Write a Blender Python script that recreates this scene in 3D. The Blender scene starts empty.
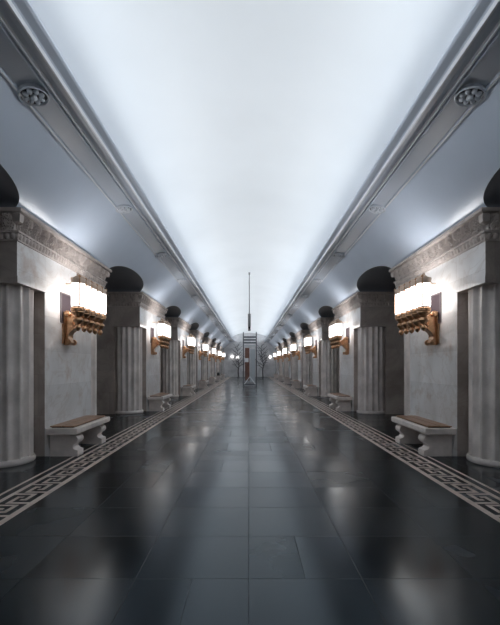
import bpy, bmesh, math, random
from mathutils import Vector, Matrix
random.seed(7)
sc = bpy.context.scene
COL = sc.collection
PI = math.pi

# ---------------------------------------------------------------- measures
EYE = 1.6
WALL = 3.63            # hall face of the pylons
YC0, PITCH, NP = 8.07, 6.96, 7
HALF, PANEL = 1.87, 1.03
CORN = 4.00            # top of the pylon cornice
LEDGE = 2.89           # underside of the upper block
YNEAR, YEND = -3.0, 56.3
XPLAT = 7.6

# ---------------------------------------------------------------- helpers
def link(name, me, mat=None, parent=None):
    o = bpy.data.objects.new(name, me)
    COL.objects.link(o)
    if mat is not None:
        for m in (mat if isinstance(mat, (list, tuple)) else [mat]):
            me.materials.append(m)
    if parent is not None:
        o.parent = parent
    return o

def obj(name, bm, mat=None, parent=None, smooth=False):
    bmesh.ops.recalc_face_normals(bm, faces=bm.faces[:])
    me = bpy.data.meshes.new(name)
    bm.to_mesh(me); bm.free()
    if smooth:
        for p in me.polygons: p.use_smooth = True
        try:
            me.set_sharp_from_angle(angle=math.radians(40))
        except Exception:
            pass
    return link(name, me, mat, parent)

def tag(o, label, cat, group=None, kind=None):
    o['label'] = label; o['category'] = cat
    if group: o['group'] = group
    if kind: o['kind'] = kind
    return o

def struct(o):
    o['kind'] = 'structure'
    return o

def empty(name, loc=(0, 0, 0), rz=0.0):
    o = bpy.data.objects.new(name, None)
    o.empty_display_size = 0.2
    COL.objects.link(o)
    o.location = loc; o.rotation_euler = (0, 0, rz)
    return o

def dup(root, loc, rot):
    r = root.copy(); COL.objects.link(r); r.location = loc; r.rotation_euler = rot
    def rec(src, dst):
        for ch in list(src.children):
            c = ch.copy(); COL.objects.link(c); c.parent = dst
            rec(ch, c)
    rec(root, r)
    return r

def box(bm, x0, x1, y0, y1, z0, z1, bev=0.0, mi=0):
    v = [bm.verts.new((x, y, z)) for z in (z0, z1) for y in (y0, y1) for x in (x0, x1)]
    fs = [bm.faces.new([v[i] for i in q]) for q in
          ((0, 2, 3, 1), (4, 5, 7, 6), (0, 1, 5, 4), (1, 3, 7, 5), (3, 2, 6, 7), (2, 0, 4, 6))]
    for f in fs: f.material_index = mi
    if bev > 0:
        es = list({e for f in fs for e in f.edges})
        bmesh.ops.bevel(bm, geom=es, offset=bev, segments=2, profile=0.5, affect='EDGES')

def lathe(bm, prof, cx=0, cy=0, seg=20, cap=True):
    rings = []
    for r, z in prof:
        if r < 1e-5:
            rings.append([bm.verts.new((cx, cy, z))])
        else:
            rings.append([bm.verts.new((cx + r * math.cos(2 * PI * k / seg), cy + r * math.sin(2 * PI * k / seg), z)) for k in range(seg)])
    for a, b in zip(rings, rings[1:]):
        for k in range(seg):
            k2 = (k + 1) % seg
            if len(a) == 1 and len(b) == 1: continue
            if len(a) == 1: bm.faces.new((a[0], b[k], b[k2]))
            elif len(b) == 1: bm.faces.new((a[k], a[k2], b[0]))
            else: bm.faces.new((a[k], a[k2], b[k2], b[k]))
    if cap:
        for r in (rings[0], rings[-1]):
            if len(r) > 2:
                bm.faces.new(r)

def tube(bm, pts, rad, seg=8):
    """round tube along a polyline; rad is a number or a list"""
    pts = [Vector(p) for p in pts]
    n = len(pts)
    rads = rad if isinstance(rad, (list, tuple)) else [rad] * n
    rings = []
    up = Vector((0.13, 0.21, 0.97)).normalized()
    for i, p in enumerate(pts):
        d = (pts[min(i + 1, n - 1)] - pts[max(i - 1, 0)]).normalized()
        u = up
        if abs(d.dot(u)) > 0.95: u = Vector((1, 0.1, 0)).normalized()
        a = d.cross(u).normalized(); b = d.cross(a).normalized()
        rings.append([bm.verts.new(p + (a * math.cos(2 * PI * k / seg) + b * math.sin(2 * PI * k / seg)) * rads[i]) for k in range(seg)])
    for r0, r1 in zip(rings, rings[1:]):
        for k in range(seg):
            k2 = (k + 1) % seg
            bm.faces.new((r0[k], r0[k2], r1[k2], r1[k]))
    bm.faces.new(rings[0]); bm.faces.new(rings[-1])

def prism(bm, pts, axis, a, b, bev=0.0):
    """extrude a polygon; axis 'y': pts are (x,z), 'z': pts are (x,y)"""
    def P(p, t):
        return (p[0], t, p[1]) if axis == 'y' else (p[0], p[1], t)
    A = [bm.verts.new(P(p, a)) for p in pts]; B = [bm.verts.new(P(p, b)) for p in pts]
    fs = [bm.faces.new(A), bm.faces.new(B)]
    n = len(pts)
    for i in range(n):
        j = (i + 1) % n
        fs.append(bm.faces.new((A[i], A[j], B[j], B[i])))
    if bev > 0:
        es = list({e for f in fs[:2] for e in f.edges})
        bmesh.ops.bevel(bm, geom=es, offset=bev, segments=2, profile=0.5, affect='EDGES')

def catmull(pts, n=6):
    out = []
    P = [Vector(p) for p in pts]
    for i in range(len(P) - 1):
        p0, p1, p2, p3 = P[max(i - 1, 0)], P[i], P[i + 1], P[min(i + 2, len(P) - 1)]
        for k in range(n):
            t = k / n
            out.append(0.5 * ((2 * p1) + (p2 - p0) * t + (2 * p0 - 5 * p1 + 4 * p2 - p3) * t * t + (3 * p1 - p0 - 3 * p2 + p3) * t ** 3))
    out.append(P[-1])
    return out

# ---------------------------------------------------------------- materials
def newmat(name):
    m = bpy.data.materials.new(name); m.use_nodes = True
    nt = m.node_tree
    b = nt.nodes['Principled BSDF']
    return m, nt, b

def N(nt, t, **kw):
    n = nt.nodes.new(t)
    for k, v in kw.items(): setattr(n, k, v)
    return n

def ramp(nt, stops):
    r = nt.nodes.new('ShaderNodeValToRGB')
    el = r.color_ramp.elements
    while len(el) < len(stops): el.new(0.5)
    for e, (p, c) in zip(el, stops):
        e.position = p; e.color = (*c, 1) if len(c) == 3 else c
    return r

def simple(name, col, rough=0.5, metal=0.0, spec=0.5, noise=0.0, nscale=8.0, bump=0.0):
    m, nt, b = newmat(name)
    b.inputs['Roughness'].default_value = rough
    b.inputs['Metallic'].default_value = metal
    b.inputs['Specular IOR Level'].default_value = spec
    if noise > 0 or bump > 0:
        tc = N(nt, 'ShaderNodeTexCoord')
        nz = N(nt, 'ShaderNodeTexNoise'); nz.inputs['Scale'].default_value = nscale; nz.inputs['Detail'].default_value = 5
        nt.links.new(tc.outputs['Object'], nz.inputs['Vector'])
        lo = tuple(max(0, c * (1 - noise)) for c in col); hi = tuple(min(1, c * (1 + noise)) for c in col)
        r = ramp(nt, [(0.3, lo), (0.7, hi)])
        nt.links.new(nz.outputs['Fac'], r.inputs['Fac'])
        nt.links.new(r.outputs['Color'], b.inputs['Base Color'])
        if bump > 0:
            bp = N(nt, 'ShaderNodeBump'); bp.inputs['Strength'].default_value = bump; bp.inputs['Distance'].default_value = 0.01
            nt.links.new(nz.outputs['Fac'], bp.inputs['Height']); nt.links.new(bp.outputs['Normal'], b.inputs['Normal'])
    else:
        b.inputs['Base Color'].default_value = (*col, 1)
    return m

def marble(name, light, mid, vein, rough, bw, bh, joint=0.75, spec=0.5, offset=0.5, stain=0.0):
    """veined marble slabs: courses run on (x + y, z) so every upright face reads right"""
    m, nt, b = newmat(name)
    L = nt.links.new
    tc = N(nt, 'ShaderNodeTexCoord')
    oi = N(nt, 'ShaderNodeObjectInfo')
    geo = N(nt, 'ShaderNodeNewGeometry')
    sep = N(nt, 'ShaderNodeSeparateXYZ'); L(tc.outputs['Object'], sep.inputs[0])
    add = N(nt, 'ShaderNodeMath', operation='ADD'); L(sep.outputs['X'], add.inputs[0]); L(sep.outputs['Y'], add.inputs[1])
    com = N(nt, 'ShaderNodeCombineXYZ'); L(add.outputs[0], com.inputs['X']); L(sep.outputs['Z'], com.inputs['Y'])
    br = N(nt, 'ShaderNodeTexBrick')
    br.inputs['Scale'].default_value = 1.0; br.inputs['Brick Width'].default_value = bw; br.inputs['Row Height'].default_value = bh
    br.inputs['Mortar Size'].default_value = 0.003; br.inputs['Mortar Smooth'].default_value = 0.3
    br.offset = offset
    br.inputs['Color1'].default_value = (0.82, 0.82, 0.82, 1); br.inputs['Color2'].default_value = (1, 1, 1, 1)
    br.inputs['Mortar'].default_value = (joint, joint, joint, 1)
    L(com.outputs[0], br.inputs['Vector'])
    # world position feeds the stone so no two pylons share their veins
    n1 = N(nt, 'ShaderNodeTexNoise'); n1.inputs['Scale'].default_value = 1.1; n1.inputs['Detail'].default_value = 7; n1.inputs['Distortion'].default_value = 0.6
    L(geo.outputs['Position'], n1.inputs['Vector'])
    r1 = ramp(nt, [(0.33, mid), (0.62, light)])
    L(n1.outputs['Fac'], r1.inputs['Fac'])
    n2 = N(nt, 'ShaderNodeTexNoise'); n2.inputs['Scale'].default_value = 1.4; n2.inputs['Detail'].default_value = 8; n2.inputs['Distortion'].default_value = 1.6
    L(geo.outputs['Position'], n2.inputs['Vector'])
    r2 = ramp(nt, [(0.465, (0, 0, 0)), (0.50, (0.22, 0.22, 0.22)), (0.535, (0, 0, 0))])
    L(n2.outputs['Fac'], r2.inputs['Fac'])
    mx = N(nt, 'ShaderNodeMix', data_type='RGBA')
    L(r2.outputs['Color'], mx.inputs[0]); L(r1.outputs['Color'], mx.inputs[6]); mx.inputs[7].default_value = (*vein, 1)
    mu = N(nt, 'ShaderNodeMix', data_type='RGBA', blend_type='MULTIPLY'); mu.inputs[0].default_value = 1.0
    base = mx.outputs[2]
    if stain > 0:      # rusty clouding of single areas of the stone
        n3 = N(nt, 'ShaderNodeTexNoise'); n3.inputs['Scale'].default_value = 1.35; n3.inputs['Detail'].default_value = 9; n3.inputs['Roughness'].default_value = 0.65
        L(geo.outputs['Position'], n3.inputs['Vector'])
        r3 = ramp(nt, [(0.56, (0, 0, 0)), (0.70, (stain, stain, stain))]); L(n3.outputs['Fac'], r3.inputs['Fac'])
        m3 = N(nt, 'ShaderNodeMix', data_type='RGBA'); L(r3.outputs['Color'], m3.inputs[0]); L(base, m3.inputs[6]); m3.inputs[7].default_value = (0.50, 0.33, 0.24, 1)
        base = m3.outputs[2]
    L(base, mu.inputs[6]); L(br.outputs['Color'], mu.inputs[7])
    L(mu.outputs[2], b.inputs['Base Color'])
    b.inputs['Roughness'].default_value = rough; b.inputs['Specular IOR Level'].default_value = spec
    return m

M_WALL = marble('white_marble', (0.87, 0.86, 0.855), (0.70, 0.68, 0.665), (0.48, 0.38, 0.31), 0.10, 1.0, 0.62, spec=0.13, stain=0.55)
M_SIDE = marble('grey_brown_marble', (0.52, 0.455, 0.415), (0.33, 0.28, 0.25), (0.24, 0.175, 0.145), 0.3, 1.15, 0.72)
M_FLUTE = simple('flute_marble', (0.70, 0.64, 0.605), 0.22, noise=0.2, nscale=2.5)
M_FRIEZE = simple('carved_stone', (0.52, 0.455, 0.42), 0.6, noise=0.15, nscale=6)
M_VAULT = simple('blue_grey_plaster', (0.70, 0.78, 0.90), 0.28, spec=1.0, noise=0.03, nscale=1.5)
M_UPPER = simple('white_plaster', (0.80, 0.82, 0.84), 0.75, noise=0.025, nscale=0.5)
M_SOFFIT = simple('dark_grey_plaster', (0.20, 0.21, 0.235), 0.6, noise=0.06, nscale=2)  # arch undersides: their shade is put into this darker colour
M_TRIM = simple('moulding_plaster', (0.64, 0.70, 0.79), 0.4)
M_BEAD = simple('white_bead_paint', (0.92, 0.94, 0.97), 0.3)  # light on the bead edges is put into this near-white colour
M_ROSEBACK = simple('rosette_ground', (0.10, 0.105, 0.12), 0.6)  # shade of the rosette's hollow, painted as a dark disc colour
M_ROSE = simple('rosette_plaster', (0.78, 0.82, 0.88), 0.5)
M_INLAY = simple('beige_inlay', (0.58, 0.48, 0.42), 0.3, noise=0.2, nscale=5)
M_BENCH = simple('bench_marble', (0.74, 0.67, 0.63), 0.3, noise=0.14, nscale=5)
M_WOOD = simple('bench_wood', (0.27, 0.145, 0.075), 0.35, noise=0.25, nscale=7)
M_GOLD = simple('gilded_bronze', (0.56, 0.33, 0.19), 0.3, metal=1.0, noise=0.25, nscale=14)
M_PALEGOLD = simple('pale_gilding', (0.78, 0.62, 0.50), 0.4, metal=0.25)
M_PLAQUE = simple('mauve_bronze', (0.06, 0.045, 0.052), 0.6, metal=0.0, spec=0.05)
M_PFRAME = simple('bronze_edge', (0.12, 0.10, 0.105), 0.5, metal=0.0, spec=0.3)
M_STEEL = simple('dark_steel', (0.09, 0.095, 0.11), 0.4, metal=0.5)
M_GREYBOX = simple('grey_metal', (0.22, 0.22, 0.22), 0.5)
M_BLACK = simple('black_plastic', (0.02, 0.02, 0.022), 0.5)
M_BROWN = simple('brown_panel', (0.16, 0.075, 0.055), 0.5, noise=0.4, nscale=3)
M_PALE = simple('pale_panel', (0.42, 0.46, 0.50), 0.3)
M_WHITE = simple('white_paint', (0.75, 0.77, 0.8), 0.5)
M_IRON = simple('blackened_iron', (0.10, 0.10, 0.11), 0.55)
M_END = marble('end_wall_marble', (0.80, 0.80, 0.82), (0.62, 0.62, 0.64), (0.40, 0.38, 0.38), 0.2, 1.3, 0.8)
M_PLAT = marble('platform_marble', (0.34, 0.33, 0.33), (0.24, 0.23, 0.23), (0.2, 0.18, 0.17), 0.4, 1.2, 0.8)

m, nt, b = newmat('lit_glass')
b.inputs['Base Color'].default_value = (0.9, 0.9, 0.9, 1)
b.inputs['Emission Color'].default_value = (1.0, 0.97, 0.95, 1)
b.inputs['Emission Strength'].default_value = 3.2
M_LAMP = m

def floor_material():
    m, nt, b = newmat('black_stone_floor')
    L = nt.links.new
    def M(op, a, bb=None, c=None):
        n = N(nt, 'ShaderNodeMath', operation=op)
        for i, v in enumerate((a, bb, c)):
            if v is None: continue
            if isinstance(v, (int, float)): n.inputs[i].default_value = v
            else: L(v, n.inputs[i])
        return n.outputs[0]
    geo = N(nt, 'ShaderNodeNewGeometry')
    sep = N(nt, 'ShaderNodeSeparateXYZ'); L(geo.outputs['Position'], sep.inputs[0])
    TW, TH = 0.85, 0.75
    u = M('DIVIDE', M('ADD', sep.outputs['X'], 0.037), TW); v = M('DIVIDE', M('ADD', sep.outputs['Y'], 0.0), TH)
    iu, iv = M('FLOOR', u), M('FLOOR', v)
    fu, fv = M('FRACT', u), M('FRACT', v)
    com = N(nt, 'ShaderNodeCombineXYZ'); L(iu, com.inputs[0]); L(iv, com.inputs[1])
    wn = N(nt, 'ShaderNodeTexWhiteNoise', noise_dimensions='2D'); L(com.outputs[0], wn.inputs['Vector'])
    rnd = wn.outputs['Value']
    # some slabs are split across their width, some across their depth
    su = M('GREATER_THAN', rnd, 0.66)
    rw = N(nt, 'ShaderNodeTexWhiteNoise', noise_dimensions='1D'); L(M('ADD', iv, 3.0), rw.inputs['W'])
    sv = M('LESS_THAN', rw.outputs['Value'], 0.33)
    def seam(f, size, w):
        d = M('MINIMUM', f, M('SUBTRACT', 1.0, f))
        return M('LESS_THAN', M('MULTIPLY', d, size), w)
    w = 0.0035
    s1 = seam(fu, TW, w); s2 = seam(fv, TH, w)
    mid_u = M('MULTIPLY', su, M('LESS_THAN', M('MULTIPLY', M('ABSOLUTE', M('SUBTRACT', fu, 0.5)), TW), w))
    mid_v = M('MULTIPLY', sv, M('LESS_THAN', M('MULTIPLY', M('ABSOLUTE', M('SUBTRACT', fv, 0.5)), TH), w))
    sm = M('MAXIMUM', M('MAXIMUM', s1, s2), M('MAXIMUM', mid_u, mid_v))
    half = M('ADD', M('MULTIPLY', su, M('GREATER_THAN', fu, 0.5)), M('MULTIPLY', sv, M('GREATER_THAN', fv, 0.5)))
    com2 = N(nt, 'ShaderNodeCombineXYZ'); L(iu, com2.inputs[0]); L(iv, com2.inputs[1]); L(half, com2.inputs[2])
    wn2 = N(nt, 'ShaderNodeTexWhiteNoise', noise_dimensions='3D'); L(com2.outputs[0], wn2.inputs['Vector'])
    nz = N(nt, 'ShaderNodeTexNoise'); nz.inputs['Scale'].default_value = 0.9; nz.inputs['Detail'].default_value = 3; nz.inputs['Roughness'].default_value = 0.6
    L(geo.outputs['Position'], nz.inputs['Vector'])
    nf = N(nt, 'ShaderNodeTexNoise'); nf.inputs['Scale'].default_value = 28; nf.inputs['Detail'].default_value = 5
    L(geo.outputs['Position'], nf.inputs['Vector'])
    tone = M('ADD', M('MULTIPLY', wn2.outputs['Value'], 0.45), M('MULTIPLY', nz.outputs['Fac'], 0.55))
    cr = ramp(nt, [(0.2, (0.003, 0.006, 0.008)), (0.8, (0.007, 0.013, 0.017))])
    L(tone, cr.inputs['Fac'])
    mx = N(nt, 'ShaderNodeMix', data_type='RGBA'); L(sm, mx.inputs[0]); L(cr.outputs['Color'], mx.inputs[6]); mx.inputs[7].default_value = (0.004, 0.004, 0.005, 1)
    L(mx.outputs[2], b.inputs['Base Color'])
    rough = M('ADD', M('MULTIPLY', nz.outputs['Fac'], 0.16), M('MULTIPLY', wn2.outputs['Value'], 0.10))
    rough = M('ADD', rough, 0.095)
    rough = M('ADD', rough, M('MULTIPLY', sm, 0.25))
    L(rough, b.inputs['Roughness'])
    b.inputs['Specular IOR Level'].default_value = 0.46
    b.inputs['Specular Tint'].default_value = (0.60, 0.84, 1.0, 1)
    bp = N(nt, 'ShaderNodeBump'); bp.inputs['Strength'].default_value = 0.3; bp.inputs['Distance'].default_value = 0.002
    # every slab lies a hair out of level
    vs = N(nt, 'ShaderNodeVectorMath', operation='SUBTRACT'); L(wn2.outputs['Color'], vs.inputs[0]); vs.inputs[1].default_value = (0.5, 0.5, 0.5)
    vm = N(nt, 'ShaderNodeVectorMath', operation='MULTIPLY'); L(vs.outputs[0], vm.inputs[0]); vm.inputs[1].default_value = (0.014, 0.018, 0.0)
    va = N(nt, 'ShaderNodeVectorMath', operation='ADD'); L(vm.outputs[0], va.inputs[0]); L(geo.outputs['Normal'], va.inputs[1])
    vn = N(nt, 'ShaderNodeVectorMath', operation='NORMALIZE'); L(va.outputs[0], vn.inputs[0]); L(vn.outputs[0], bp.inputs['Normal'])
    L(M('SUBTRACT', 1.0, sm), bp.inputs['Height']); L(bp.outputs['Normal'], b.inputs['Normal'])
    return m
M_FLOOR = floor_material()

# ---------------------------------------------------------------- setting: floor and inlaid border
bm = bmesh.new()
box(bm, -XPLAT, XPLAT, YNEAR, YEND, -0.15, 0.0)
struct(obj('floor', bm, M_FLOOR))

def border(sgn, name):
    bm = bmesh.new()
    def strip(a, b_, y0, y1):
        x0, x1 = sorted((sgn * a, sgn * b_))
        box(bm, x0, x1, y0, y1, -0.004, 0.0025)
    y0, y1 = YNEAR + 0.01, YEND - 0.01
    strip(2.52, 2.595, y0, y1); strip(2.935, 2.995, y0, y1); strip(3.09, 3.13, y0, y1)
    Lu, t = 0.40, 0.048
    A, W = 2.595, 0.34
    n = int((y1 - y0) / Lu)
    for i in range(n):
        s0 = y0 + i * Lu
        def seg(p, q):
            (sa, wa), (sb, wb) = p, q
            ya, yb = sorted((s0 + sa * Lu, s0 + sb * Lu)); xa, xb = sorted((A + wa * W, A + wb * W))
            if abs(wa - wb) < 1e-6: xa -= t / 2; xb += t / 2; ya -= t / 2; yb += t / 2
            else: ya -= t / 2; yb += t / 2
            strip(xa, xb, ya, yb)
        seg((0.1, 0), (0.1, 0.70)); seg((0.1, 0.70), (0.62, 0.70)); seg((0.62, 0.70), (0.62, 0.52))
        seg((0.9, 1), (0.9, 0.30)); seg((0.9, 0.30), (0.38, 0.30)); seg((0.38, 0.30), (0.38, 0.48))
    struct(obj(name, bm, M_INLAY))
border(-1, 'trim_1'); border(1, 'trim_2')

# ---------------------------------------------------------------- setting: vaults
def arch_z(y):
    """height where the lower vault starts: cornice top, or the arch over a passage"""
    k = (y - (YC0 - PITCH / 2)) / PITCH
    c = YC0 - PITCH / 2 + round(k) * PITCH
    if c > YEND - 3.0 or c < 0: return CORN
    a = 1.5
    d = abs(y - c) / a
    if d >= 1: return CORN
    return CORN + 0.28 * (1 - d ** 2.1) ** (1 / 2.1)

P0, P1, P2 = Vector((3.60, CORN + 0.003)), Vector((3.15, 4.37)), Vector((2.75, 4.835))
def vault(t):
    p = P0 * (1 - t) ** 2 + P1 * 2 * t * (1 - t) + P2 * t * t
    return p.x, p.y
def t_of(z):
    lo, hi = 0.0, 1.0
    for _ in range(40):
        md = (lo + hi) / 2
        if vault(md)[1] < z: lo = md
        else: hi = md
    return (lo + hi) / 2

def lower_vault(sgn, name):
    bm = bmesh.new()
    ys = set()
    y = YNEAR
    while y < YEND: ys.add(round(y, 4)); y += 0.5
    ys.add(YEND)
    k = 0
    while True:
        c = YC0 - PITCH / 2 + k * PITCH
        if c > YEND - 3.0: break
        for i in range(-28, 29):
            ys.add(round(c + 1.5 * math.sin(i / 28 * PI / 2), 4))
        k += 1
    ys = sorted(ys)
    NT = 14
    prev = None; prevs = None
    for y in ys:
        z0 = max(arch_z(y), CORN + 0.003)
        ta = t_of(z0) if z0 > CORN + 0.004 else 0.0
        row = [bm.verts.new((sgn * vault(ta + (1 - ta) * i / NT)[0], y, vault(ta + (1 - ta) * i / NT)[1])) for i in range(NT + 1)]
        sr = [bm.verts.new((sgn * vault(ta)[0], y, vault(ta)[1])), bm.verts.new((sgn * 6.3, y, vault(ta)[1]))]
        if prev:
            for i in range(NT):
                f = bm.faces.new((prev[i], row[i], row[i + 1], prev[i + 1])); f.smooth = True
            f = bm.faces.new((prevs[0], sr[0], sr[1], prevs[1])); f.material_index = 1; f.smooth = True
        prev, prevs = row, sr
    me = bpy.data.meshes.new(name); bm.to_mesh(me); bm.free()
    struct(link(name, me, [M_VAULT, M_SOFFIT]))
lower_vault(-1, 'ceiling_left'); lower_vault(1, 'ceiling_right')

def H(x, h): return (x * EYE, EYE * (1 + h))
LIP = [H(*p) for p in [
    (1.725, 2.03), (1.728, 2.012), (1.718, 1.999), (1.705, 2.003), (1.700, 2.024),
    (1.520, 2.056), (1.520, 2.030), (1.505, 2.026), (1.500, 2.047), (1.488, 2.049), (1.488, 2.032), (1.474, 2.030), (1.467, 2.054),
    (1.440, 2.066), (1.410, 2.066), (1.392, 2.056), (1.390, 2.040), (1.376, 2.040), (1.372, 2.070),
    (1.364, 2.080), (1.340, 2.087), (1.316, 2.096), (1.304, 2.108), (1.304, 2.122),
    (1.325, 2.128), (1.370, 2.110), (1.45, 2.10), (1.72, 2.10), (1.80, 2.13)]]
def lip(sgn, name):
    bm = bmesh.new()
    a = [bm.verts.new((sgn * x, YNEAR, z)) for x, z in LIP]
    b_ = [bm.verts.new((sgn * x, YEND, z)) for x, z in LIP]
    for i in range(len(LIP) - 1):
        f = bm.faces.new((a[i], a[i + 1], b_[i + 1], b_[i]))
        if i in (0, 1, 2, 10, 11, 16, 17): f.material_index = 1      # beads, their lit edges painted in as a lighter colour
    me = bpy.data.meshes.new(name); bm.to_mesh(me); bm.free()
    struct(link(name, me, [M_TRIM, M_BEAD]))
lip(-1, 'trim_3'); lip(1, 'trim_4')

bm = bmesh.new()
NS = 40
ra, rb = [], []
for i in range(NS + 1):
    a = PI * i / NS
    x, h = 1.82 * math.cos(a), 2.10 + 0.75 * math.sin(a)
    ra.append(bm.verts.new((x * EYE, YNEAR, EYE * (1 + h)))); rb.append(bm.verts.new((x * EYE, YEND, EYE * (1 + h))))
for i in range(NS):
    f = bm.faces.new((ra[i], ra[i + 1], rb[i + 1], rb[i])); f.smooth = True
me = bpy.data.meshes.new('ceiling'); bm.to_mesh(me); bm.free()
struct(link('ceiling', me, M_UPPER))

# platform side walls, end walls and lids over the platforms
for sgn, side in ((-1, 'left'), (1, 'right')):
    bm = bmesh.new()
    x0, x1 = sorted((sgn * XPLAT, sgn * (XPLAT + 0.2)))
    box(bm, x0, x1, YNEAR, YEND, -0.15, 6.7)
    x0, x1 = sorted((sgn * 3.2, sgn * (XPLAT + 0.2)))
    box(bm, x0, x1, YNEAR, YEND, 6.5, 6.7)
    x0, x1 = sorted((sgn * 6.25, sgn * XPLAT))
    box(bm, x0, x1, YNEAR, YEND, 4.45, 4.55)
    struct(obj('wall_' + side, bm, M_PLAT))
    # solid wall beside the camera and at the far end of the hall
    bm = bmesh.new()
    x0, x1 = sorted((sgn * WALL, sgn * 6.2))
    box(bm, x0, x1, YNEAR, 2.85, 0.0, CORN)
    struct(obj('wall_near_' + side, bm, M_WALL))
    bm = bmesh.new()
    box(bm, x0, x1, YC0 + NP * PITCH - 1.95, YEND, 0.0, CORN)
    struct(obj('wall_far_' + side, bm, M_WALL))
bm = bmesh.new(); box(bm, -XPLAT - 0.2, XPLAT + 0.2, YEND, YEND + 0.2, -0.15, 6.7)
struct(obj('wall_back', bm, M_END))
bm = bmesh.new(); box(bm, -XPLAT - 0.2, XPLAT + 0.2, YNEAR - 0.2, YNEAR, -0.15, 6.7)
struct(obj('wall_front', bm, M_END))

# ---------------------------------------------------------------- pylon (local: wall plane x=0, hall at +x)
def make_pylon():
    r = empty('pylon')
    D = -2.57; NX = -0.84
    bm = bmesh.new()
    # shaft with a notch at each hall-side corner; faces towards the hall are the white slab
    pts = [(0, -PANEL), (0, PANEL), (NX, PANEL), (NX, HALF), (D, HALF), (D, -HALF), (NX, -HALF), (NX, -PANEL)]
    prism(bm, pts, 'z', 0.0, LEDGE)
    body = obj('shaft', bm, [M_SIDE, M_WALL], r)
    for p in body.data.polygons:
        if p.normal.x > 0.9 and abs(p.center.x) < 0.01: p.material_index = 1
    bm = bmesh.new()
    box(bm, D, 0.0, -HALF, HALF, LEDGE, 3.56)
    ub = obj('upper_block', bm, [M_SIDE, M_WALL], r)
    for p in ub.data.polygons:
        if p.normal.x > 0.9: p.material_index = 1
    for s in (-1, 1):
        bm = bmesh.new()
        y0, y1 = sorted((s * (PANEL - 0.02), s * (HALF + 0.014)))
        box(bm, NX, 0.014, y0, y1, LEDGE - 0.005, LEDGE + 0.10)
        lb = obj('ledge_band', bm, [M_SIDE, M_WALL], r)
        for p in lb.data.polygons:
            if p.normal.x > 0.9: p.material_index = 1
    # small flared plinth of the wall slab
    bm = bmesh.new()
    prism(bm, [(0, 0), (0.085, 0), (0.085, 0.12), (0.06, 0.22), (0.045, 0.36), (0.05, 0.47), (0.0, 0.50)], 'y', -PANEL, PANEL)
    obj('wall_plinth', bm, M_WALL, r)
    # fluted corner columns
    R, NF, dep = 0.44, 14, 0.06
    for s in (-1, 1):
        cx, cy = -0.485, s * (HALF - 0.45)
        bm = bmesh.new()
        ring = []
        for k in range(NF * 10):
            a = 2 * PI * k / (NF * 10)
            f = (k % 10) / 10
            rr = R - dep * math.sin(PI * min(1, max(0, (f - 0.08) / 0.84))) ** 0.8
            ring.append((cx + rr * math.cos(a), cy + rr * math.sin(a)))
        prism(bm, ring, 'z', 0.07, LEDGE)
        c = obj('fluted_column', bm, M_FLUTE, r)
        bm = bmesh.new()
        lathe(bm, [(0.465, 0.0), (0.478, 0.02), (0.478, 0.06), (0.46, 0.09), (0.42, 0.095)], cx, cy, 40)
        obj('column_base', bm, M_FLUTE, c, smooth=True)
    # carved cornice round three sides
    path = []
    step = 0.0145
    def run(p, q):
        L = (Vector(q) - Vector(p)).length; n = max(2, int(round(L / step)))
        return [Vector(p).lerp(Vector(q), i / n) for i in range(n + 1)]
    A, B, C_, E = (D, -HALF), (0, -HALF), (0, HALF), (D, HALF)
    segs = [(A, B, Vector((0, -1))), (B, C_, Vector((1, 0))), (C_, E, Vector((0, 1)))]
    cols = []
    s_len = 0.0
    for p, q, nrm in segs:
        pts_ = run(p, q); L = (Vector(q) - Vector(p)).length
        for i, v in enumerate(pts_):
            fr = i / (len(pts_) - 1)
            cols.append([v, nrm.copy(), fr * L, L])
    for i in range(len(cols) - 1):      # mitre
        if (cols[i][0] - cols[i + 1][0]).length < 1e-6:
            mit = cols[i][1] + cols[i + 1][1]
            cols[i][1] = mit; cols[i + 1][1] = mit
    def leaf(s, L, t):
        n = round(L / 0.27); p = (s / L * n) % 1.0
        d = abs(p - 0.5) * 2
        w = 0.86 - 0.45 * t ** 3
        if d < w:
            v = (1 - (d / w) ** 4) * (0.40 + 0.60 * t)
            v *= 0.55 + 0.45 * math.cos(2 * PI * (3.2 * d - 2.4 * t))     # curling fingers of the leaf
            if d < 0.08: v += 0.25
        else:
            v = -0.3
            e = 1 - d
            if t > 0.45 and e < 0.3: v = 0.7 * (1 - (e / 0.3) ** 2)
        return 0.085 * v * (1 - t ** 7)
    def egg(s, L, t):
        n = round(L / 0.1); p = (s / L * n) % 1.0
        d = math.hypot((p - 0.5) / 0.42, (t - 0.5) / 0.6)
        return 0.03 * math.sqrt(max(0, 1 - d * d))
    rows = [(0.0, 3.53, None), (0.022, 3.53, None), (0.022, 3.553, None)]
    rows += [(0.012 + 0.02 * t, 3.556 + 0.09 * t, ('e', t)) for t in [0, .2, .4, .6, .8, 1]]
    cut1 = len(rows)
    rows += [(0.055, 3.652, None), (0.055, 3.68, None), (0.015, 3.682, None)]
    rows += [(0.015 + 0.02 * t + 0.055 * t ** 3, 3.685 + 0.25 * t, ('l', t)) for t in [0, .08, .16, .24, .32, .4, .48, .56, .64, .72, .8, .88, .95, 1]]
    rows += [(0.12, 3.938, None), (0.142, 3.946, None), (0.142, CORN, None), (-0.3, CORN, None)]
    def sweep(rws):
        bm = bmesh.new(); prev = None
        for v, nrm, s, L in cols:
            cur = []
            for o, z, fn in rws:
                d = o
                if fn:
                    d += egg(s, L, fn[1]) if fn[0] == 'e' else leaf(s, L, fn[1])
                q = v + nrm * d
                cur.append(bm.verts.new((q.x, q.y, z)))
            if prev:
                for i in range(len(rws) - 1):
                    bm.faces.new((prev[i], cur[i], cur[i + 1], prev[i + 1]))
            prev = cur
        return bm
    def addmesh(name, bm):
        me = bpy.data.meshes.new(name); bm.to_mesh(me); bm.free()
        return link(name, me, M_FRIEZE, r)
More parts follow.
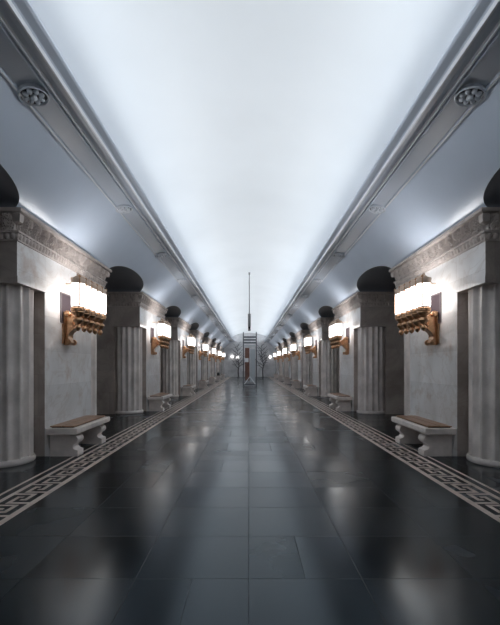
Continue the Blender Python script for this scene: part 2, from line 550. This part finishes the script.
    addmesh('egg_moulding', sweep(rows[:cut1 + 1]))
    addmesh('carved_frieze', sweep(rows[cut1:]))
    bm = bmesh.new(); box(bm, D + 0.01, -0.02, -HALF + 0.02, HALF - 0.02, 3.50, CORN - 0.01)
    obj('capstone', bm, M_FRIEZE, r)
    return r

# ---------------------------------------------------------------- bench
def make_bench():
    r = empty('bench')
    bm = bmesh.new()
    prism(bm, [(.09, .40), (.60, .40), (.62, .415), (.63, .44), (.63, .50), (.62, .512), (.09, .512)], 'y', -.83, .83, 0.012)
    obj('seat_slab', bm, M_BENCH, r)
    bm = bmesh.new()
    box(bm, .13, .325, -.76, .76, .524, .545, 0.006); box(bm, .333, .55, -.76, .76, .524, .545, 0.006)
    ws = obj('wooden_seat', bm, M_WOOD, r)
    bm = bmesh.new(); box(bm, .15, .53, -.74, .74, .510, .526)
    obj('seat_batten', bm, M_BLACK, ws)  # black strip painted in for the shadow gap below the wood
    prof = [(.10, 0), (.585, 0), (.59, .03), (.585, .105), (.54, .115)]
    for i in range(9):                                   # waist
        a = i / 8; prof.append((.525 - .035 * math.sin(a * PI), .125 + .09 * a))
    for i in range(10):                                  # rolled scroll head
        a = -1.3 + i / 9 * 2.7; prof.append((.515 + .075 * math.cos(a), .295 + .075 * math.sin(a)))
    prof += [(.52, .385), (.55, .40), (.10, .40)]
    for s in (-1, 1):
        bm = bmesh.new(); prism(bm, prof, 'y', s * .57 - .125, s * .57 + .125, 0.006)
        obj('leg', bm, M_BENCH, r)
    return r

# ---------------------------------------------------------------- wall lamp (local z from bracket foot at 2.0 m)
def make_sconce():
    r = empty('sconce')
    bm = bmesh.new()
    prof = catmull([(0.0, 0.0, 0), (.10, .0, 0), (.135, .05, 0), (.10, .11, 0), (.085, .17, 0), (.13, .25, 0), (.20, .31, 0), (.255, .40, 0), (.25, .50, 0), (.17, .58, 0), (.03, .62, 0)], 4)
    prism(bm, [(p.x, p.y) for p in prof] + [(.03, .41), (0, .41)], 'y', -.10, .10, 0.012)
    box(bm, 0, .035, -.17, .17, .02, .405, 0.01); box(bm, .027, .05, -.17, .17, .39, .64, 0.008)
    for (x, z, rr, w) in ((.105, .055, .058, .15), (.20, .45, .10, .15), (.092, .60, .055, .17)):
        for s in (-1, 1):
            ring = [(x + rr * math.cos(2 * PI * k / 20), z + rr * math.sin(2 * PI * k / 20)) for k in range(20)]
            a, b_ = sorted((s * .09, s * w))
            prism(bm, ring, 'y', a, b_, 0.012)
            ring = [(x + rr * .5 * math.cos(2 * PI * k / 16), z + rr * .5 * math.sin(2 * PI * k / 16)) for k in range(16)]
            a, b_ = sorted((s * w, s * (w + .02)))
            prism(bm, ring, 'y', a, b_, 0.006)
    obj('wall_bracket', bm, M_GOLD, r)
    X = 0.47
    bm = bmesh.new()
    box(bm, X - .035, X + .035, -.62, .62, 1.185, 1.225, 0.008)
    for k in range(25):
        y = -.6 + k * .05
        lathe(bm, [(0, 1.225), (.02, 1.226), (.024, 1.245), (.0, 1.27)], X + .03, y, 6)
    box(bm, .0, X, -.02, .02, 1.19, 1.215)
    obj('top_rail', bm, M_PALEGOLD, r)
    for i in range(6):        # slim gilt rods between the tubes
        bm = bmesh.new(); tube(bm, [(X + .085, -.675 + .27 * i, .70), (X + .085, -.675 + .27 * i, 1.19)], .011, 8)
        lathe(bm, [(0, 1.18), (.02, 1.19), (.024, 1.21), (.0, 1.24)], X + .085, -.675 + .27 * i, 8)
        tube(bm, [(X + .03, -.675 + .27 * i + (.06 if i < 3 else -.06), .62), (X + .085, -.675 + .27 * i, .71)], .011, 6)
        obj('gilt_rod', bm, M_GOLD, r)
    for i in range(5):
        y = -.54 + .27 * i
        bm = bmesh.new()
        pts = catmull([(.20, y * .22, .44), (.30, y * .5, .36), (.40, y * .85, .36), (X, y, .43)], 6)
        tube(bm, pts, [.034 - .010 * math.sin(PI * j / (len(pts) - 1)) for j in range(len(pts))], 10)
        tube(bm, catmull([(.24, y * .3, .50), (.31, y * .55, .50), (.36, y * .72, .45), (.33, y * .62, .41), (.29, y * .5, .43)], 5), .016, 8)
        obj('arm', bm, M_GOLD, r, smooth=True)
        bm = bmesh.new()
        lathe(bm, [(0, .225), (.018, .235), (.045, .265), (.052, .295), (.040, .325), (.022, .345), (.03, .36), (.065, .39), (.088, .43), (.080, .465), (.052, .485),
                   (.060, .51), (.095, .535), (.118, .57), (.112, .585), (.125, .60), (.125, .64), (.110, .655), (.110, .675)], X, y, 20)
        c = obj('cup', bm, M_GOLD, r, smooth=True)
        bm = bmesh.new(); lathe(bm, [(.112, .676), (.118, .70), (.118, 1.10), (.112, 1.12)], X, y, 20)
        obj('glass_tube', bm, M_LAMP, c, smooth=True)
        bm = bmesh.new()
        lathe(bm, [(.122, 1.09), (.130, 1.105), (.124, 1.14), (.130, 1.16), (.128, 1.19), (.09, 1.20), (.03, 1.215), (.02, 1.235), (.030, 1.26), (.018, 1.285), (0, 1.30)], X, y, 18)
        obj('tube_cap', bm, M_PALEGOLD, c, smooth=True)
    return r

def make_plaque():
    r = empty('wall_plaque')
    bm = bmesh.new(); box(bm, 0, .012, -.215, .215, -.265, .265)
    obj('dark_panel', bm, M_PLAQUE, r)
    bm = bmesh.new()
    box(bm, 0, .022, -.24, -.215, -.29, .29); box(bm, 0, .022, .215, .24, -.29, .29)
    box(bm, 0, .022, -.215, .215, -.29, -.265); box(bm, 0, .022, -.215, .215, .265, .29)
    obj('plaque_frame', bm, M_PFRAME, r)
    return r

ORD = ['nearest', 'second', 'third', 'fourth', 'fifth', 'sixth', 'seventh']
protos = dict(p=make_pylon(), b=make_bench(), s=make_sconce(), q=make_plaque())
first = dict(p=True, b=True, s=True, q=True)
def put(key, loc, rz):
    o = protos[key]
    if first[key]:
        first[key] = False
        o.location = loc; o.rotation_euler = (0, 0, rz)
        return o
    return dup(o, loc, (0, 0, rz))

for sgn, side in ((-1, 'left'), (1, 'right')):
    rz = 0.0 if sgn < 0 else PI
    for k in range(NP):
        yc = YC0 + k * PITCH
        nth = ORD[k] if k < 6 else 'farthest'
        o = put('p', (sgn * WALL, yc, 0), rz)
        tag(o, f'{nth} marble pylon on the {side} side, with fluted corner columns and carved cornice', 'pylon', 'marble pylons along the hall')
        o = put('b', (sgn * (WALL - 0.0), yc - 0.35, 0), rz)
        tag(o, f'{nth} marble bench with wooden seat along the {side} side, set against its pylon', 'bench', 'marble benches against the pylons')
        o = put('s', (sgn * (WALL - 0.002), yc - 0.22, 2.0), rz)
        tag(o, f'{nth} gilded wall lamp with five lit glass tubes on the {side} side', 'wall lamp', 'gilded lamps on the pylons')
        o = put('q', (sgn * (WALL - 0.002), yc - 0.22, 2.71), rz)
        tag(o, f'dark mauve wall plaque behind the {nth} gilded lamp on the {side} side', 'plaque', 'dark plaques behind the lamps')

# ---------------------------------------------------------------- ceiling rosettes (local: face towards -z)
RP = [(.150, 0), (.152, -.02), (.150, -.040), (.140, -.048), (.130, -.040), (.127, -.02)]
def rosette_rim(bm):
    lathe(bm, [(.150, .01)] + RP[1:] + [(.06, -.02), (0, -.02)], seg=32, cap=False)
def rosette_petal(bm, a):
    M = Matrix.Rotation(a, 4, 'Z') @ Matrix.Translation((.080, 0, -.030)) @ Matrix.Diagonal((.034, .027, .032, 1))
    bmesh.ops.create_uvsphere(bm, u_segments=12, v_segments=8, radius=1.0, matrix=M)
def rosette_boss(bm):
    lathe(bm, [(.030, -.02), (.036, -.050), (.028, -.066), (.012, -.074), (0, -.075)], seg=16, cap=False)
def make_rosette():
    r = empty('ceiling_rosette')
    bm = bmesh.new(); rosette_rim(bm); obj('rim', bm, M_ROSE, r, smooth=True)
    for k in range(8):
        bm = bmesh.new(); rosette_petal(bm, 2 * PI * k / 8); obj('petal', bm, M_ROSE, r, smooth=True)
    bm = bmesh.new(); rosette_boss(bm); obj('boss', bm, M_ROSE, r, smooth=True)
    bm = bmesh.new(); lathe(bm, [(.129, -.024), (.03, -.026)], seg=32, cap=False); obj('ground', bm, M_ROSEBACK, r)
    return r
bm = bmesh.new(); rosette_rim(bm); rosette_boss(bm)
for k in range(8): rosette_petal(bm, 2 * PI * k / 8)
small = obj('ceiling_rosette', bm, M_ROSE, None, smooth=True)
big = make_rosette()
fb = fs = True
slope = math.atan2(0.032, 0.18)
NORD = ['first', 'second', 'third', 'fourth', 'fifth', 'sixth', 'seventh', 'eighth', 'ninth', 'tenth', 'eleventh', 'twelfth', 'thirteenth', 'fourteenth', 'fifteenth']
for sgn, side in ((-1, 'left'), (1, 'right')):
    for k in range(14):
        loc = (sgn * 2.62, 4.79 + k * PITCH / 2, 4.858)
        rot = (0, sgn * slope, 0)
        if k < 4:
            if fb: o = big; fb = False; o.location = loc; o.rotation_euler = rot; o.scale = (1.15, 1.15, 1.15)
            else: o = dup(big, loc, rot)
        else:
            if fs: o = small; fs = False; o.location = loc; o.rotation_euler = rot
            else: o = dup(small, loc, rot)
        tag(o, f'{NORD[k]} carved flower rosette from the camera on the {side} ceiling band', 'rosette', 'flower rosettes on the ceiling bands')

# ---------------------------------------------------------------- middle of the hall
r = empty('scaffold_tower', (0.03, 31.0, 0))
tag(r, 'tall narrow metal frame tower with brown and pale panels in mid hall', 'tower')
hw, dp = 0.50, 0.45
for x in (-hw, hw):
    for y in (-dp, dp):
        bm = bmesh.new(); tube(bm, [(x, y, 0.0), (x, y, 4.16)], 0.034, 10)
        lathe(bm, [(0.055, 0.0), (0.055, 0.03), (0.035, 0.05)], x, y, 10)
        obj('post', bm, M_STEEL, r)
for z in (3.36, 3.58, 3.80):
    bm = bmesh.new()
    for y in (-dp, dp): box(bm, -hw, hw, y - .025, y + .025, z - .035, z + .035)
    for x in (-hw, hw): box(bm, x - .025, x + .025, -dp, dp, z - .035, z + .035)
    obj('guard_rail', bm, M_STEEL, r)
bm = bmesh.new()
for y in (-dp, dp): box(bm, -hw, hw, y - .025, y + .025, .10, .17)
for x in (-hw, hw): box(bm, x - .025, x + .025, -dp, dp, .10, .17)
obj('bottom_rail', bm, M_STEEL, r)
bm = bmesh.new(); box(bm, -.37, -.03, -.42, -.36, .45, 2.95, .01); bp_ = obj('brown_panel', bm, M_BROWN, r)
bm = bmesh.new(); box(bm, -.39, -.10, -.432, -.42, 1.86, 2.16); obj('white_notice', bm, M_WHITE, bp_)
bm = bmesh.new(); box(bm, .02, .40, -.42, -.36, .35, 2.85, .01); obj('pale_panel', bm, M_PALE, r)
bm = bmesh.new()
for s in (-1, 1):
    tube(bm, [(0, -.44, .75), (s * .44, -.44, .14)], .035, 8)
obj('white_brace', bm, M_WHITE, r)
bm = bmesh.new()
box(bm, -hw, hw, -dp, dp, 3.10, 3.15)
obj('deck', bm, M_PALE, r)

ZTOP = EYE * (1 + 2.85)
r = empty('hanging_sign', (-0.02, 19.6, 3.30))
tag(r, 'slim grey sign box seen edge-on, hanging from the vault on a thin rod', 'hanging sign')
bm = bmesh.new(); tube(bm, [(0, 0, .78), (0, 0, ZTOP - 3.30)], .026, 10)
lathe(bm, [(.045, ZTOP - 3.42), (.05, ZTOP - 3.32), (.05, ZTOP - 3.30)], 0, 0, 12)
obj('rod', bm, M_GREYBOX, r)
bm = bmesh.new(); box(bm, -.07, .07, -.30, .30, .19, .80, .012); obj('sign_box', bm, M_GREYBOX, r)
bm = bmesh.new(); box(bm, -.055, .055, -.2, .2, .08, .19, .01); obj('dark_foot', bm, M_BLACK, r)
bm = bmesh.new(); box(bm, -.06, .06, -.1, .1, .0, .08, .01); obj('foot_cap', bm, M_GREYBOX, r)

# bare iron trees in front of the end wall
def iron_tree(x, lean, label, seed):
    rnd = random.Random(seed)
    r = empty('iron_tree', (x, YEND - 0.9, 0)); tag(r, label, 'iron tree')
    bm = bmesh.new()
    trunk = catmull([(0, 0, 0), (.05 * lean, 0, .9), (-.06 * lean, .05, 1.7), (.10 * lean, 0, 2.5), (.18 * lean, 0, 3.4), (.22 * lean, 0, 4.5)], 6)
    n = len(trunk)
    tube(bm, trunk, [.085 * (1 - .8 * i / n) + .01 for i in range(n)], 8)
    lathe(bm, [(.22, 0), (.22, .03), (.1, .06)], 0, 0, 14)
    obj('trunk', bm, M_IRON, r)
    for k in range(14):
        i = int(n * (.28 + .68 * k / 14)); p = trunk[min(i, n - 1)]
        s = 1 if k % 2 else -1
        L = 1.25 - .045 * k
        d = Vector((s * rnd.uniform(.55, 1.0), rnd.uniform(-.5, .3), rnd.uniform(.5, 1.1))).normalized()
        q1 = p + d * L * .5; q2 = q1 + (d + Vector((rnd.uniform(-.5, .5), 0, .3))).normalized() * L * .5
        bm = bmesh.new(); tube(bm, [p, q1, q2], [.05, .036, .016], 6)
        for a, b_ in ((q1, Vector((-s * .5, 0, .8))), (q1, Vector((s * .9, .2, .25))), (q2, Vector((s * .6, -.2, .5)))):
            tube(bm, [a, a + b_.normalized() * L * .4], [.030, .014], 5)
        obj('branch', bm, M_IRON, r)
iron_tree(-1.48, -1, 'bare branching iron tree before the end wall, left of the frame tower', 3)
iron_tree(1.90, -1, 'bare branching iron tree before the end wall, right of the frame tower', 9)

def end_lamp(x, z, label):
    r = empty('end_wall_light', (x, YEND, z)); tag(r, label, 'wall light', 'round lights on the end wall')
    bm = bmesh.new()
    ring = [(.12 * math.cos(2 * PI * k / 20), .12 * math.sin(2 * PI * k / 20)) for k in range(20)]
    prism(bm, ring, 'y', -.03, 0, .008)
    obj('back_plate', bm, M_GREYBOX, r)
    bm = bmesh.new(); bmesh.ops.create_uvsphere(bm, u_segments=20, v_segments=12, radius=.16, matrix=Matrix.Translation((0, -.17, 0)))
    obj('glass_globe', bm, M_LAMP, r, smooth=True)
end_lamp(-2.40, 2.85, 'round glowing light on the end wall, outermost on the left')
end_lamp(-1.62, 2.78, 'round glowing light on the end wall beside the left iron tree')
end_lamp(2.95, 2.80, 'round glowing light on the end wall right of both iron trees')

# dark bag on the sixth bench
yb = YC0 + 5 * PITCH - 0.45
r = empty('bag', (-WALL + 0.34, yb, 0.545)); tag(r, 'small black bag standing on the sixth bench along the left side', 'bag')
bm = bmesh.new()
prism(bm, [(-.14, 0), (.14, 0), (.16, .10), (.13, .27), (.06, .33), (-.06, .33), (-.13, .27), (-.16, .10)], 'y', -.16, .16, .03)
obj('bag_body', bm, M_BLACK, r)
bm = bmesh.new(); tube(bm, catmull([(-.08, 0, .31), (-.06, 0, .40), (.06, 0, .40), (.08, 0, .31)], 5), .012, 6)
obj('handle', bm, M_BLACK, r)

# ---------------------------------------------------------------- light: cove lamps hidden by the ceiling moulding
def area(name, loc, direction, sx, sy, power, col, spread=180):
    l = bpy.data.lights.new(name, 'AREA'); l.shape = 'RECTANGLE'; l.size = sx; l.size_y = sy; l.energy = power; l.spread = math.radians(spread); l.color = col
    o = bpy.data.objects.new(name, l); COL.objects.link(o); o.location = loc
    z = -Vector(direction).normalized(); y = Vector((0, 1, 0)); x = y.cross(z).normalized(); y = z.cross(x)
    o.rotation_euler = Matrix((x, y, z)).transposed().to_euler()
    return o
LEN = YEND - YNEAR - 0.6
for s in (-1, 1):
    for y0, y1, e in ((YNEAR + .3, 15.0, 4.9), (15.0, YEND - .3, 5.3)):
        area('cove_lamp', (s * 2.55, (y0 + y1) / 2, EYE * 3.10 + .12), (-s * 1.0, 0, .38), .25, y1 - y0, e * (y1 - y0), (0.90, 0.955, 1.0), 98)
    for k in range(NP):        # the open tops of the glass tubes throw light up the vault
        area('tube_uplight', (s * (WALL - 0.47), YC0 + k * PITCH - 0.22, 3.34), (0, 0, 1), .20, 1.2, 5.2, (0.97, 0.98, 1.0), 170)
    area('platform_lamp', (s * 6.9, (YNEAR + YEND) / 2, 4.40), (0, 0, -1), .3, LEN, 40, (0.95, 0.97, 1.0))

w = bpy.data.worlds.new('World'); sc.world = w; w.use_nodes = True
w.node_tree.nodes['Background'].inputs[0].default_value = (0.02, 0.022, 0.026, 1)
w.node_tree.nodes['Background'].inputs[1].default_value = 0.3

# ---------------------------------------------------------------- camera
cam = bpy.data.cameras.new('camera'); cam.sensor_fit = 'HORIZONTAL'; cam.sensor_width = 36
cam.lens = 400 / 500 * 36; cam.shift_y = 53.0 / 500; cam.shift_x = 1.0 / 500
cam.clip_start = 0.05; cam.clip_end = 200
co = bpy.data.objects.new('camera', cam); COL.objects.link(co)
co.location = (-0.035, 0, EYE); co.rotation_euler = (PI / 2, 0, 0)
sc.camera = co

sc.view_settings.view_transform = 'Standard'; sc.view_settings.look = 'None'
sc.view_settings.exposure = 0.62; sc.view_settings.gamma = 1.0
sc.view_settings.use_curve_mapping = False
sc.cycles.use_denoising = True
